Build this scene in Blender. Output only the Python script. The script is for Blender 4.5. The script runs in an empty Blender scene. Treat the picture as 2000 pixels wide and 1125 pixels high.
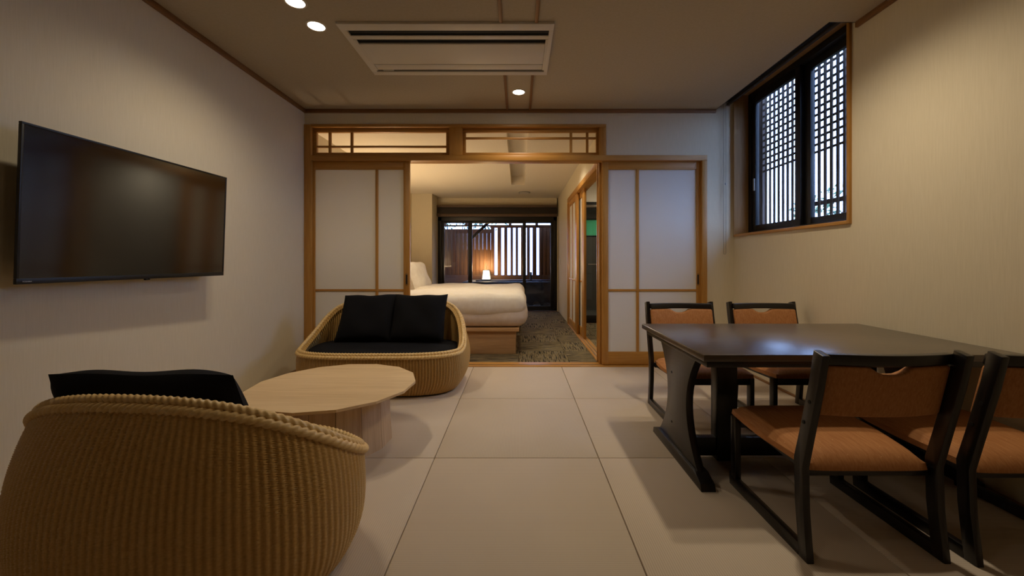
import bpy, bmesh, math, random
from mathutils import Matrix, Vector
R = random.Random(7)
scene = bpy.context.scene
C = scene.collection

# ------------------------------------------------------------------ camera, sky, exposure
FPX = 790.0                      # focal length in pixels of a 2000 px wide frame
cam_d = bpy.data.cameras.new('camera'); cam = bpy.data.objects.new('camera', cam_d); C.objects.link(cam)
cam_d.sensor_fit = 'HORIZONTAL'; cam_d.sensor_width = 36.0; cam_d.lens = FPX / 2000 * 36
cam_d.shift_x = -13 / 2000; cam_d.shift_y = -51.5 / 2000; cam_d.clip_start = 0.02
cam.location = (0, 0, 0.98); cam.rotation_euler = (math.pi / 2, 0, 0)
scene.camera = cam

world = bpy.data.worlds.new('dusk_sky'); scene.world = world; world.use_nodes = True
wb = world.node_tree.nodes['Background']
wb.inputs['Color'].default_value = (0.37, 0.55, 1.0, 1); wb.inputs['Strength'].default_value = 13.0

vs = scene.view_settings
vs.view_transform = 'Standard'; vs.look = 'None'; vs.gamma = 1.0; vs.use_curve_mapping = False
vs.exposure = -0.06
WARM = (1.0, 0.845, 0.62)
cy = scene.cycles
cy.max_bounces = 5; cy.diffuse_bounces = 4; cy.adaptive_threshold = 0.04; cy.glossy_bounces = 2; cy.transmission_bounces = 3; cy.transparent_max_bounces = 8
cy.caustics_reflective = False; cy.caustics_refractive = False; cy.sample_clamp_indirect = 6.0
DOWN_W = 37.0                    # power of each front-room downlight
BED_W = 36.0                     # bedroom downlights
BED_C = (1.0, 0.86, 0.64)

# ------------------------------------------------------------------ materials
def lin(r, g, b):
    f = lambda c: (c / 255) / 12.92 if c / 255 <= 0.04045 else ((c / 255 + 0.055) / 1.055) ** 2.4
    return (f(r), f(g), f(b), 1)
MATS = {}
class N:
    def __init__(s, name):
        s.m = bpy.data.materials.new(name); s.m.use_nodes = True; MATS[name] = s.m
        s.t = s.m.node_tree; s.b = s.t.nodes['Principled BSDF']; s.out = s.t.nodes['Material Output']
    def n(s, typ, **kw):
        x = s.t.nodes.new(typ)
        for k, v in kw.items():
            if k in x.inputs.keys(): x.inputs[k].default_value = v
            else: setattr(x, k, v)
        return x
    def l(s, a, ao, b, bi): s.t.links.new(a.outputs[ao], b.inputs[bi])
    def coords(s, scale=(1, 1, 1), rot=(0, 0, 0), src='Object'):
        tc = s.n('ShaderNodeTexCoord'); mp = s.n('ShaderNodeMapping'); s.l(tc, src, mp, 'Vector')
        mp.inputs['Scale'].default_value = scale; mp.inputs['Rotation'].default_value = rot
        return mp
    def ramp(s, src, so, stops):
        r = s.n('ShaderNodeValToRGB'); s.l(src, so, r, 'Fac'); e = r.color_ramp.elements
        while len(e) < len(stops): e.new(0.5)
        for i, (p, c) in enumerate(stops): e[i].position = p; e[i].color = c
        return r
    def bump(s, src, so, strength, dist=0.002):
        b = s.n('ShaderNodeBump'); b.inputs['Strength'].default_value = strength; b.inputs['Distance'].default_value = dist
        s.l(src, so, b, 'Height'); s.l(b, 'Normal', s.b, 'Normal'); return b
    def base(s, col, rough=0.6, spec=0.5, metal=0.0):
        s.b.inputs['Base Color'].default_value = col; s.b.inputs['Roughness'].default_value = rough
        s.b.inputs['Specular IOR Level'].default_value = spec; s.b.inputs['Metallic'].default_value = metal
def plain(name, col, rough=0.6, spec=0.5, metal=0.0):
    x = N(name); x.base(col, rough, spec, metal); return x.m
def noisy(name, c1, c2, scale, rough=0.6, spec=0.4, bump=0.1, detail=4, src='Object'):
    x = N(name); x.base(c1, rough, spec); mp = x.coords(scale, src=src)
    no = x.n('ShaderNodeTexNoise', Scale=1.0, Detail=detail); x.l(mp, 'Vector', no, 'Vector')
    rp = x.ramp(no, 'Fac', [(0.3, c1), (0.7, c2)]); x.l(rp, 'Color', x.b, 'Base Color')
    if bump: x.bump(no, 'Fac', bump)
    return x.m
def wood(name, c1, c2, axis, rough=0.45, spec=0.4, fine=90, along=5):
    s = [fine, fine, fine]; s['xyz'.index(axis)] = along
    x = N(name); x.base(c1, rough, spec); mp = x.coords(tuple(s))
    no = x.n('ShaderNodeTexNoise', Scale=1.0, Detail=5.0, Distortion=0.6); x.l(mp, 'Vector', no, 'Vector')
    s2 = [9, 9, 9]; s2['xyz'.index(axis)] = 0.8
    mp2 = x.coords(tuple(s2)); n2 = x.n('ShaderNodeTexNoise', Scale=1.0, Detail=2.0, Distortion=1.2); x.l(mp2, 'Vector', n2, 'Vector')
    ad = x.n('ShaderNodeMath', operation='ADD'); x.l(no, 'Fac', ad, 0); x.l(n2, 'Fac', ad, 1)
    hf = x.n('ShaderNodeMath', operation='MULTIPLY'); x.l(ad, 0, hf, 0); hf.inputs[1].default_value = 0.5
    rp = x.ramp(hf, 0, [(0.36, c1), (0.64, c2)]); x.l(rp, 'Color', x.b, 'Base Color')
    x.bump(no, 'Fac', 0.06); return x.m

HON1, HON2 = lin(168, 118, 52), lin(192, 140, 70)
for ax in 'xyz': wood('honey_wood_' + ax, HON1, HON2, ax, rough=0.4)
for ax in 'xyz': wood('trim_wood_' + ax, lin(118, 82, 48), lin(140, 100, 62), ax, rough=0.5)
for ax in 'xyz': wood('cedar_' + ax, lin(86, 56, 34), lin(120, 80, 48), ax, rough=0.6, fine=50)
wood('oak_bed', lin(172, 132, 90), lin(196, 158, 112), 'x', rough=0.5)
wood('table_oak', lin(208, 176, 132), lin(226, 196, 152), 'x', rough=0.45, fine=70, along=4)
wood('table_base_oak', lin(184, 152, 116), lin(214, 186, 150), 'z', rough=0.5, fine=55, along=3)
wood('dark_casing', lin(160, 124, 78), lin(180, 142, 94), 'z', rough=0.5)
DK = lin(30, 24, 22)
def dark_wood(name, rough, c1, c2, sc):
    x = N(name); x.base(c1, rough, 0.5); mp = x.coords(sc)
    no = x.n('ShaderNodeTexNoise', Scale=1.0, Detail=4.0); x.l(mp, 'Vector', no, 'Vector')
    rp = x.ramp(no, 'Fac', [(0.35, c1), (0.7, c2)]); x.l(rp, 'Color', x.b, 'Base Color'); x.bump(no, 'Fac', 0.12, 0.001); return x.m
dark_wood('dark_lacquer', 0.30, lin(19, 15, 14), lin(27, 21, 19), (60, 60, 8))
dark_wood('dark_tabletop', 0.26, lin(66, 54, 44), lin(82, 68, 55), (9, 110, 60))
M_ = MATS['dark_tabletop'].node_tree.nodes['Principled BSDF']; M_.inputs['Coat Weight'].default_value = 0.6; M_.inputs['Coat Roughness'].default_value = 0.28
plain('black_frame', lin(20, 20, 22), 0.4)
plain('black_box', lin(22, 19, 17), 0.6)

def wallpaper():
    x = N('wallpaper'); x.base(lin(214, 198, 170), 0.85, 0.2)
    mp = x.coords((220, 220, 9)); no = x.n('ShaderNodeTexNoise', Scale=1.0, Detail=3.0); x.l(mp, 'Vector', no, 'Vector')
    rp = x.ramp(no, 'Fac', [(0.3, lin(216, 204, 177)), (0.7, lin(222, 210, 184))]); x.l(rp, 'Color', x.b, 'Base Color')
    x.bump(no, 'Fac', 0.12, 0.001)
wallpaper()
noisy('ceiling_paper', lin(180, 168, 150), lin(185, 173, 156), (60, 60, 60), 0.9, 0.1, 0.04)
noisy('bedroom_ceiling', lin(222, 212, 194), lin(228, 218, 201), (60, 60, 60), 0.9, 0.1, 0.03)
def tatami(name, axis):
    x = N(name); x.base(lin(202, 184, 162), 0.62, 0.35)
    mp = x.coords((1, 1, 1))
    wv = x.n('ShaderNodeTexWave', wave_type='BANDS', bands_direction=axis, Scale=39.0, Distortion=0.15, Detail=1.0); x.l(mp, 'Vector', wv, 'Vector')
    wv.inputs['Detail Scale'].default_value = 3.0
    mp2 = x.coords((2, 2, 2)); no = x.n('ShaderNodeTexNoise', Scale=1.0, Detail=3.0); x.l(mp2, 'Vector', no, 'Vector')
    r1 = x.ramp(wv, 'Fac', [(0.0, lin(190, 173, 153)), (0.6, lin(204, 188, 169))])
    r2 = x.ramp(no, 'Fac', [(0.3, (0.93, 0.93, 0.93, 1)), (0.7, (1, 1, 1, 1))])
    mx = x.n('ShaderNodeMix', data_type='RGBA', blend_type='MULTIPLY'); mx.inputs[0].default_value = 1.0
    x.t.links.new(r1.outputs[0], mx.inputs[6]); x.t.links.new(r2.outputs[0], mx.inputs[7]); x.t.links.new(mx.outputs[2], x.b.inputs['Base Color'])
    x.bump(wv, 'Fac', 0.14, 0.001)
tatami('tatami_x', 'X'); tatami('tatami_y', 'Y')
def carpet():
    x = N('carpet_tile'); x.base(lin(120, 108, 80), 0.95, 0.1)
    oi = x.n('ShaderNodeObjectInfo'); tc = x.n('ShaderNodeTexCoord')
    ad = x.n('ShaderNodeVectorMath', operation='ADD'); x.l(tc, 'Object', ad, 0)
    mu = x.n('ShaderNodeVectorMath', operation='SCALE'); x.l(oi, 'Location', mu, 0); mu.inputs['Scale'].default_value = 3.7; x.l(mu, 'Vector', ad, 1)
    mp = x.n('ShaderNodeMapping'); mp.inputs['Scale'].default_value = (95, 4.5, 10); x.l(ad, 'Vector', mp, 'Vector')
    no = x.n('ShaderNodeTexNoise', Scale=1.0, Detail=3.0, Roughness=0.6); x.l(mp, 'Vector', no, 'Vector')
    rp = x.ramp(no, 'Fac', [(0.40, lin(38, 37, 36)), (0.47, lin(98, 89, 70)), (0.54, lin(144, 127, 92)), (0.63, lin(108, 103, 95))])
    x.l(rp, 'Color', x.b, 'Base Color'); x.bump(no, 'Fac', 0.3, 0.003)
carpet()
def paper(name, col):
    x = N(name); x.base(col, 0.8, 0.15)
    tr = x.n('ShaderNodeBsdfTranslucent'); tr.inputs['Color'].default_value = col
    mx = x.n('ShaderNodeMixShader'); mx.inputs[0].default_value = 0.22
    x.l(x.b, 'BSDF', mx, 1); x.l(tr, 'BSDF', mx, 2); x.l(mx, 'Shader', x.out, 'Surface')
    mp = x.coords((30, 30, 12)); no = x.n('ShaderNodeTexNoise', Scale=1.0, Detail=5.0); x.l(mp, 'Vector', no, 'Vector'); x.bump(no, 'Fac', 0.05)
paper('shoji_paper', lin(242, 238, 230))
def glass(name, tint, base_refl=0.04, rough=0.0):
    x = N(name)
    tr = x.n('ShaderNodeBsdfTransparent'); tr.inputs['Color'].default_value = tint
    gl = x.n('ShaderNodeBsdfGlossy'); gl.inputs['Roughness'].default_value = rough
    fr = x.n('ShaderNodeFresnel'); fr.inputs['IOR'].default_value = 1.5
    ge = x.n('ShaderNodeNewGeometry'); iv = x.n('ShaderNodeMath', operation='SUBTRACT'); iv.inputs[0].default_value = 1.0; x.l(ge, 'Backfacing', iv, 1)
    mu = x.n('ShaderNodeMath', operation='MULTIPLY'); x.l(fr, 'Fac', mu, 0); x.l(iv, 0, mu, 1)
    mx = x.n('ShaderNodeMixShader'); x.l(mu, 0, mx, 0); x.l(tr, 'BSDF', mx, 1); x.l(gl, 'BSDF', mx, 2); x.l(mx, 'Shader', x.out, 'Surface')
glass('clear_glass', (0.92, 0.95, 0.97, 1)); glass('smoke_glass', (0.72, 0.75, 0.78, 1))
def frosted():
    x = N('green_glow_glass'); tr = x.n('ShaderNodeBsdfTranslucent'); tr.inputs['Color'].default_value = (0.26, 0.44, 0.20, 1); x.l(tr, 'BSDF', x.out, 'Surface')  # green tint imitates the reflected glow of an exit light
frosted()
def emit(name, col, st):
    x = N(name); x.base(col, 0.5); x.b.inputs['Emission Color'].default_value = col; x.b.inputs['Emission Strength'].default_value = st
emit('lamp_lens', (1.0, 0.92, 0.78, 1), 14.0); emit('strip_light', (1.0, 0.80, 0.52, 1), 9.0); emit('lantern_paper', (1.0, 0.82, 0.55, 1), 5.0)
noisy('rattan', lin(206, 160, 90), lin(224, 182, 112), (90, 90, 260), 0.42, 0.45, 0.0)
noisy('rattan_braid', lin(218, 180, 116), lin(232, 198, 138), (60, 60, 60), 0.40, 0.45, 0.05)
noisy('black_fabric', lin(17, 17, 20), lin(24, 24, 28), (420, 420, 420), 0.9, 0.15, 0.25)
def orange():
    x = N('orange_fabric'); x.base(lin(186, 118, 62), 0.7, 0.25)
    mp = x.coords((160, 14, 60)); no = x.n('ShaderNodeTexNoise', Scale=1.0, Detail=3.0); x.l(mp, 'Vector', no, 'Vector')
    rp = x.ramp(no, 'Fac', [(0.3, lin(166, 108, 62)), (0.7, lin(186, 130, 80))])
    mp2 = x.coords((62, 62, 62)); vo = x.n('ShaderNodeTexVoronoi', Scale=1.0); x.l(mp2, 'Vector', vo, 'Vector')
    r2 = x.ramp(vo, 'Distance', [(0.05, (1, 1, 1, 1)), (0.09, (0, 0, 0, 1))])
    mx = x.n('ShaderNodeMix', data_type='RGBA'); x.t.links.new(r2.outputs[0], mx.inputs[0]); x.t.links.new(rp.outputs[0], mx.inputs[6]); mx.inputs[7].default_value = lin(224, 186, 128)
    x.t.links.new(mx.outputs[2], x.b.inputs['Base Color']); x.bump(no, 'Fac', 0.15, 0.001)
orange()
noisy('white_linen', lin(226, 218, 206), lin(234, 228, 218), (25, 25, 25), 0.85, 0.15, 0.15)
noisy('sheet_linen', lin(216, 202, 190), lin(224, 212, 202), (25, 25, 25), 0.85, 0.15, 0.1)
plain('white_plastic', lin(214, 206, 196), 0.5); plain('grey_plastic', lin(150, 145, 138), 0.5); plain('slot_black', lin(12, 11, 11), 0.7)
plain('tv_screen', lin(5, 5, 6), 0.10, 1.0); plain('tv_black', lin(9, 9, 10), 0.45); plain('logo_silver', lin(190, 190, 190), 0.4)
plain('metal', lin(160, 156, 150), 0.35, 0.5, 1.0); plain('brass_pull', lin(150, 112, 66), 0.35, 0.5, 0.6)
plain('blind_brown', lin(96, 76, 60), 0.6); plain('blind_dark', lin(48, 40, 35), 0.8)
noisy('stone', lin(74, 76, 84), lin(104, 108, 118), (7, 7, 7), 0.6, 0.4, 0.5); noisy('rock', lin(86, 86, 88), lin(128, 126, 122), (12, 12, 12), 0.8, 0.3, 0.6)
plain('water', lin(20, 30, 50), 0.05, 0.6); noisy('soil', lin(60, 54, 46), lin(84, 78, 66), (5, 5, 5), 0.95, 0.1, 0.3)
noisy('leaf', lin(40, 58, 38), lin(74, 94, 58), (9, 9, 9), 0.7, 0.3, 0.0); plain('bark', lin(70, 54, 42), 0.9)
noisy('outside_slat', lin(62, 52, 48), lin(84, 72, 64), (40, 40, 6), 0.8, 0.2, 0.1)
plain('dark_tile', lin(112, 108, 100), 0.3); plain('white_wall', lin(226, 222, 212), 0.8)
M = MATS

# ------------------------------------------------------------------ builders
ORI = {}
def bx(x0, x1, y0, y1, z0, z1): return (x0, x1, y0, y1, z0, z1)
def add_box(bm, b, bev=0.0, seg=2):
    x0, x1, y0, y1, z0, z1 = b
    m = Matrix.Translation(((x0 + x1) / 2, (y0 + y1) / 2, (z0 + z1) / 2)) @ Matrix.Diagonal((abs(x1 - x0), abs(y1 - y0), abs(z1 - z0), 1))
    r = bmesh.ops.create_cube(bm, size=1.0, matrix=m)
    if bev > 0:
        es = list({e for v in r['verts'] for e in v.link_edges})
        bmesh.ops.bevel(bm, geom=es, offset=bev, segments=seg, affect='EDGES', profile=0.5)
def add_prism(bm, pts, ax, a0, a1, bev=0.0):
    """outline pts (2D) extruded along axis ax between a0 and a1"""
    def P(p, a): return {'x': (a, p[0], p[1]), 'y': (p[0], a, p[1]), 'z': (p[0], p[1], a)}[ax]
    A = [bm.verts.new(P(p, a0)) for p in pts]; B = [bm.verts.new(P(p, a1)) for p in pts]; n = len(pts)
    fs = [bm.faces.new(A), bm.faces.new(B[::-1])]
    for i in range(n): fs.append(bm.faces.new((A[i], B[i], B[(i + 1) % n], A[(i + 1) % n])))
    bmesh.ops.recalc_face_normals(bm, faces=fs)
    if bev > 0:
        es = list(set(list(fs[0].edges) + list(fs[1].edges)))
        bmesh.ops.bevel(bm, geom=es, offset=bev, segments=2, affect='EDGES', profile=0.5)
def add_tube(bm, pts, r, seg=8, caps=True):
    pts = [Vector(p) for p in pts]; rings = []
    rr = r if isinstance(r, (list, tuple)) else [r] * len(pts)
    up = Vector((0, 0, 1))
    for i, p in enumerate(pts):
        d = (pts[min(i + 1, len(pts) - 1)] - pts[max(i - 1, 0)]).normalized()
        u = d.cross(up if abs(d.z) < 0.9 else Vector((1, 0, 0))).normalized(); v = d.cross(u)
        rings.append([bm.verts.new(p + (u * math.cos(2 * math.pi * k / seg) + v * math.sin(2 * math.pi * k / seg)) * rr[i]) for k in range(seg)])
    for a, b in zip(rings, rings[1:]):
        for k in range(seg): bm.faces.new((a[k], a[(k + 1) % seg], b[(k + 1) % seg], b[k]))
    if caps: bm.faces.new(rings[0][::-1]); bm.faces.new(rings[-1])
def add_cyl(bm, c, r0, r1, z0, z1, seg=32):
    add_tube(bm, [(c[0], c[1], z0), (c[0], c[1], z1)], [r0, r1], seg)
def sharp(o, ang=40):
    me = o.data
    for p in me.polygons: p.use_smooth = True
    bm = bmesh.new(); bm.from_mesh(me)
    for e in bm.edges:
        if len(e.link_faces) == 2 and e.calc_face_angle(0) > math.radians(ang): e.smooth = False
    bm.to_mesh(me); bm.free()
def meta(o, label=None, cat=None, group=None, kind=None):
    if label: o['label'] = label
    if cat: o['category'] = cat
    if group: o['group'] = group
    if kind: o['kind'] = kind
    return o
def link_mesh(name, bm, mat, parent=None, loc=None, smooth=True):
    me = bpy.data.meshes.new(name)
    o = (0, 0, 0)
    if parent is not None: o = ORI.get(parent.name, (0, 0, 0))
    elif loc is not None: o = loc
    if any(o): bmesh.ops.translate(bm, verts=bm.verts, vec=(-o[0], -o[1], -o[2]))
    bm.to_mesh(me); bm.free()
    ob = bpy.data.objects.new(name, me); C.objects.link(ob)
    me.materials.append(M[mat] if isinstance(mat, str) else mat)
    if parent is not None: ob.parent = parent
    elif loc is not None: ob.location = loc
    ORI[ob.name] = o
    if smooth: sharp(ob)
    return ob
def boxes(name, bl, mat, parent=None, bev=0.0, loc=None):
    bm = bmesh.new()
    for b in bl: add_box(bm, b, bev)
    return link_mesh(name, bm, mat, parent, loc, smooth=bev > 0)
def thing(name, label, cat, loc=(0, 0, 0), group=None, kind=None):
    o = bpy.data.objects.new(name, None); C.objects.link(o); o.location = loc; o.empty_display_size = 0.1
    ORI[o.name] = tuple(loc); return meta(o, label, cat, group, kind)
def dup(root, loc, rotz, label):
    def cp(o, par):
        c = o.copy(); C.objects.link(c); c.parent = par
        for ch in list(o.children): cp(ch, c)
        return c
    r = cp(root, None); r.location = loc; r.rotation_euler = (0, 0, rotz); r['label'] = label; return r
def smoothstep(a, b, x):
    t = max(0, min(1, (x - a) / (b - a))); return t * t * (3 - 2 * t)
def spot(parent, name, loc, power, angle=150, blend=0.9, radius=0.045, color=WARM):
    d = bpy.data.lights.new(name, 'SPOT'); d.energy = power; d.color = color; d.spot_size = math.radians(angle); d.spot_blend = blend; d.shadow_soft_size = radius
    o = bpy.data.objects.new(name, d); C.objects.link(o); o.parent = parent
    og = ORI[parent.name]; o.location = (loc[0] - og[0], loc[1] - og[1], loc[2] - og[2]); return o

# ------------------------------------------------------------------ the front room
LX, RX, BY, NY, H = -2.0, 2.01, 3.777, -1.6, 2.40
fl = boxes('floor', [bx(LX - .1, RX + .1, NY - .1, BY + .12, -.14, -.032)], 'trim_wood_x'); meta(fl, 'tatami floor of square pale mats in the front room', 'floor', kind='structure')
cols = [LX, -1.24, -.42, .40, 1.22, RX]; rows = [3.765, 2.8996, 2.0214, 1.143, .265, -.613, NY]
for i in range(5):
    for j in range(6):
        g = .0016
        boxes('tatami_mat', [bx(cols[i] + g, cols[i + 1] - g, rows[j + 1] + g, rows[j] - g, -.031, 0)], 'tatami_x' if (i + j) % 2 else 'tatami_y', fl, bev=.003)
meta(boxes('wall_left', [bx(LX - .12, LX, NY - .1, 8.2, -.1, 2.62)], 'wallpaper'), 'beige papered wall carrying the television', 'wall', kind='structure')
WY0, WY1, WZ0, WZ1 = 2.44, 3.757, 1.21, 2.54
meta(boxes('wall_right', [bx(RX, RX + .16, NY - .1, WY0, -.1, 2.62), bx(RX, RX + .16, WY0, WY1, -.1, WZ0), bx(RX, RX + .16, WY1, BY + .12, -.1, 2.62), bx(RX, RX + .16, WY0, WY1, WZ1, 2.62)], 'wallpaper'),
     'beige papered wall beside the dining table with the lattice window', 'wall', kind='structure')
meta(boxes('wall_rear', [bx(LX - .12, RX + .16, NY - .12, NY, -.1, 2.62)], 'wallpaper'), 'beige papered wall behind the viewer', 'wall', kind='structure')
meta(boxes('wall_back', [bx(LX, RX, BY, BY + .113, 2.262, 2.62), bx(.815, RX, BY, BY + .113, 1.972, 2.262), bx(1.757, RX, BY, BY + .113, -.1, 1.972)], 'wallpaper'),
     'beige papered partition wall above and beside the sliding paper doors', 'wall', kind='structure')
BXX, BXY = 1.84, 2.397
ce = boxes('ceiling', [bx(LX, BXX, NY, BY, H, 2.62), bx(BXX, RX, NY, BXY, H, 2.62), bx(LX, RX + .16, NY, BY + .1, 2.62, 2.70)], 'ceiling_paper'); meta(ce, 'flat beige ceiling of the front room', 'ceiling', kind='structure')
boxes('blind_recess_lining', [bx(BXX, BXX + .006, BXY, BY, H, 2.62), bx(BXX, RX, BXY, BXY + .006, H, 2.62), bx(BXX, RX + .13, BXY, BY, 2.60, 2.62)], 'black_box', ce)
meta(boxes('trim_1', [bx(LX, LX + .018, NY, BY, 2.366, H)], 'trim_wood_y', bev=.002), 'brown cornice strip along the left wall', 'cornice', kind='structure')
meta(boxes('trim_2', [bx(LX + .018, BXX - .002, BY - .018, BY, 2.366, H)], 'trim_wood_x', bev=.002), 'brown cornice strip over the sliding doors', 'cornice', kind='structure')
meta(boxes('trim_3', [bx(RX - .018, RX, NY, BXY, 2.366, H)], 'trim_wood_y', bev=.002), 'brown cornice strip along the right wall', 'cornice', kind='structure')
k = 4
for sx, nm in ((-.105, 'left'), (.105, 'right')):
    for (a, b, w) in ((NY, 2.388, 'near'), (3.056, BY - .02, 'far')):
        meta(boxes('trim_%d' % k, [bx(sx - .0105, sx + .0105, a, b, 2.388, H)], 'trim_wood_y', bev=.002),
             'narrow brown ceiling strip, %s one of the pair, %s the air conditioner' % (nm, 'before' if w == 'near' else 'beyond'), 'ceiling strip', kind='structure'); k += 1
meta(boxes('baseboard_left', [bx(LX, LX + .02, NY, BY - .02, 0, .014)], 'trim_wood_y', bev=.002), 'thin wooden edging strip at the foot of the left wall', 'baseboard', kind='structure')
meta(boxes('baseboard_right', [bx(RX - .02, RX, NY, BY - .02, 0, .014)], 'trim_wood_y', bev=.002), 'thin wooden edging strip at the foot of the right wall', 'baseboard', kind='structure')

# door framing with transoms
FY0, FY1 = BY - .012, BY + .118
fr = thing('trim_8', 'honey wood door surround with posts, header and sill', 'door frame', (0, BY, 0), kind='structure')
boxes('jamb', [bx(LX + .001, -1.935, FY0, FY1, 0, 2.26)], 'honey_wood_z', fr, .003)
boxes('jamb', [bx(1.708, 1.757, FY0, FY1, 0, 1.922)], 'honey_wood_z', fr, .003)
boxes('transom_jamb', [bx(.752, .815, FY0, FY1, 1.972, 2.234)], 'honey_wood_z', fr, .003)
boxes('transom_post', [bx(-.646, -.526, FY0, FY1, 1.972, 2.234)], 'honey_wood_z', fr, .003)
boxes('transom_top_rail', [bx(-1.935, .815, FY0, FY1, 2.234, 2.262)], 'honey_wood_x', fr, .003)
boxes('header', [bx(-1.935, 1.757, FY0, FY1, 1.922, 1.972)], 'honey_wood_x', fr, .003)
boxes('sill', [bx(-1.935, 1.757, FY0, FY1 + .03, -.03, .006)], 'honey_wood_x', fr, .003)
boxes('sill_rail', [bx(-1.0, .76, 3.812, 3.818, .006, .009)], 'metal', fr)
def transom(name, label, x0, x1, ix0, ix1, zs, hz, vx):
    t = thing(name, label, 'transom window', ((x0 + x1) / 2, BY, 1.972), kind='structure')
    z0, z1 = 1.973, 2.233; iz0, iz1 = 2.008, 2.200; y0, y1 = 3.812, 3.846
    boxes('frame', [bx(x0, x1, y0, y1, z0, iz0), bx(x0, x1, y0, y1, iz1, z1), bx(x0, ix0, y0, y1, iz0, iz1), bx(ix1, x1, y0, y1, iz0, iz1)], 'honey_wood_x', t, .002)
    boxes('muntin', [bx(ix0, ix1, y0 + .004, y1 - .004, hz - .009, hz + .009)], 'honey_wood_x', t, .002)
    for v in vx: boxes('muntin', [bx(v - .012, v + .012, y0 + .006, y1 - .006, iz0, iz1)], 'honey_wood_z', t, .002)
transom('window_2', 'open lattice transom with two uprights at its left end', -1.935, -.646, -1.905, -.684, 0, 2.066, (-1.784, -1.577))
transom('window_3', 'open lattice transom with two uprights at its right end', -.526, .752, -.499, .730, 0, 2.146, (.494, .648))

def shoji(name, label, x0, x1, y0, mir, pulls):
    d = thing(name, label, 'sliding door', ((x0 + x1) / 2, y0, .01), kind='structure')
    y1 = y0 + .03; z0, z1 = .010, 1.934; s = .058; w = x1 - x0
    boxes('stile', [bx(x0, x0 + s, y0, y1, z0, z1)], 'honey_wood_z', d, .002)
    boxes('stile', [bx(x1 - s, x1, y0, y1, z0, z1)], 'honey_wood_z', d, .002)
    boxes('rail', [bx(x0 + s, x1 - s, y0 + .001, y1, z0, z0 + .122)], 'honey_wood_x', d, .002)
    boxes('rail', [bx(x0 + s, x1 - s, y0 + .001, y1, 1.846, z1)], 'honey_wood_x', d, .002)
    vx = x1 - .31 if mir else x0 + .335
    boxes('muntin', [bx(vx - .013, vx + .013, y0 + .003, y1 - .003, z0 + .122, 1.846)], 'honey_wood_z', d, .002)
    boxes('muntin', [bx(x0 + s, x1 - s, y0 + .005, y1 - .005, .70, .721)], 'honey_wood_x', d, .002)
    boxes('paper_panel', [bx(x0 + s - .005, x1 - s + .005, y0 + .013, y0 + .016, z0 + .11, 1.85)], 'shoji_paper', d)
    for px in pulls:
        bm = bmesh.new(); add_prism(bm, [(px + .013 * math.cos(a) * (1 if True else 1), .813 + (.045 if math.sin(a) > 0 else -.045) + .013 * math.sin(a)) for a in [2 * math.pi * q / 20 + .01 for q in range(20)]], 'y', y0 - .002, y0 + .004)
        pl = link_mesh('finger_pull', bm, 'brass_pull', d)
        boxes('recess', [bx(px - .006, px + .006, y0 - .0028, y0 + .002, .77, .856)], 'slot_black', pl)
shoji('door_1', 'white paper sliding door behind the rattan loveseat', -1.972, -1.0245, 3.80, True, (-1.950, -1.052))
shoji('door_2', 'white paper sliding door at right, nearest the dining chairs', .785, 1.730, 3.80, False, (1.685,))
shoji('door_3', 'paper sliding door parked behind the right-hand one, only its edge showing', .764, 1.707, 3.846, False, ())

# lattice window in the right wall
w4 = thing('window_4', 'dark aluminium sliding window in a wooden casing, right wall', 'window', (RX, 3.1, WZ0), kind='structure')
cx0 = RX - .016
boxes('casing', [bx(cx0, RX + .13, WY0, WY0 + .022, WZ0, WZ1 - .02)], 'honey_wood_z', w4, .002)
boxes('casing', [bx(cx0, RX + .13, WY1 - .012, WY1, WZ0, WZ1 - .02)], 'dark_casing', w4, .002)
boxes('casing_sill', [bx(cx0, RX + .13, WY0 + .022, WY1 - .012, WZ0, WZ0 + .022)], 'honey_wood_y', w4, .002)
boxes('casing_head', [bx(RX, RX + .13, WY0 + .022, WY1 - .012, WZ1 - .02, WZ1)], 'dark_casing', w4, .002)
ya, yb, za, zb = WY0 + .022, WY1 - .012, WZ0 + .022, WZ1 - .02
boxes('outer_frame', [bx(2.125, 2.20, ya, ya + .03, za, zb), bx(2.125, 2.20, yb - .045, yb, za, zb), bx(2.125, 2.20, ya, yb, za, za + .025), bx(2.125, 2.20, ya, yb, zb - .05, zb)], 'black_frame', w4, .002)
def sash(x, y0, y1, sf=.058):
    z0, z1 = za + .025, zb - .05; s = .058
    fr_ = boxes('sash', [bx(x, x + .03, y0, y0 + s, z0, z1), bx(x, x + .03, y1 - sf, y1, z0, z1), bx(x, x + .03, y0 + s, y1 - sf, z0, z0 + .05), bx(x, x + .03, y0 + s, y1 - sf, z1 - .06, z1)], 'black_frame', w4, .002)
    boxes('pane', [bx(x + .012, x + .017, y0 + s - .006, y1 - sf + .006, z0 + .04, z1 - .05)], 'clear_glass', fr_)
    return fr_
s1 = sash(2.132, 3.065, yb - .045); sash(2.166, ya + .03, 3.125, .122)
boxes('latch_handle', [bx(2.118, 2.132, yb - .10, yb - .085, 1.62, 1.73)], 'grey_plastic', s1, .003)
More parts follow.
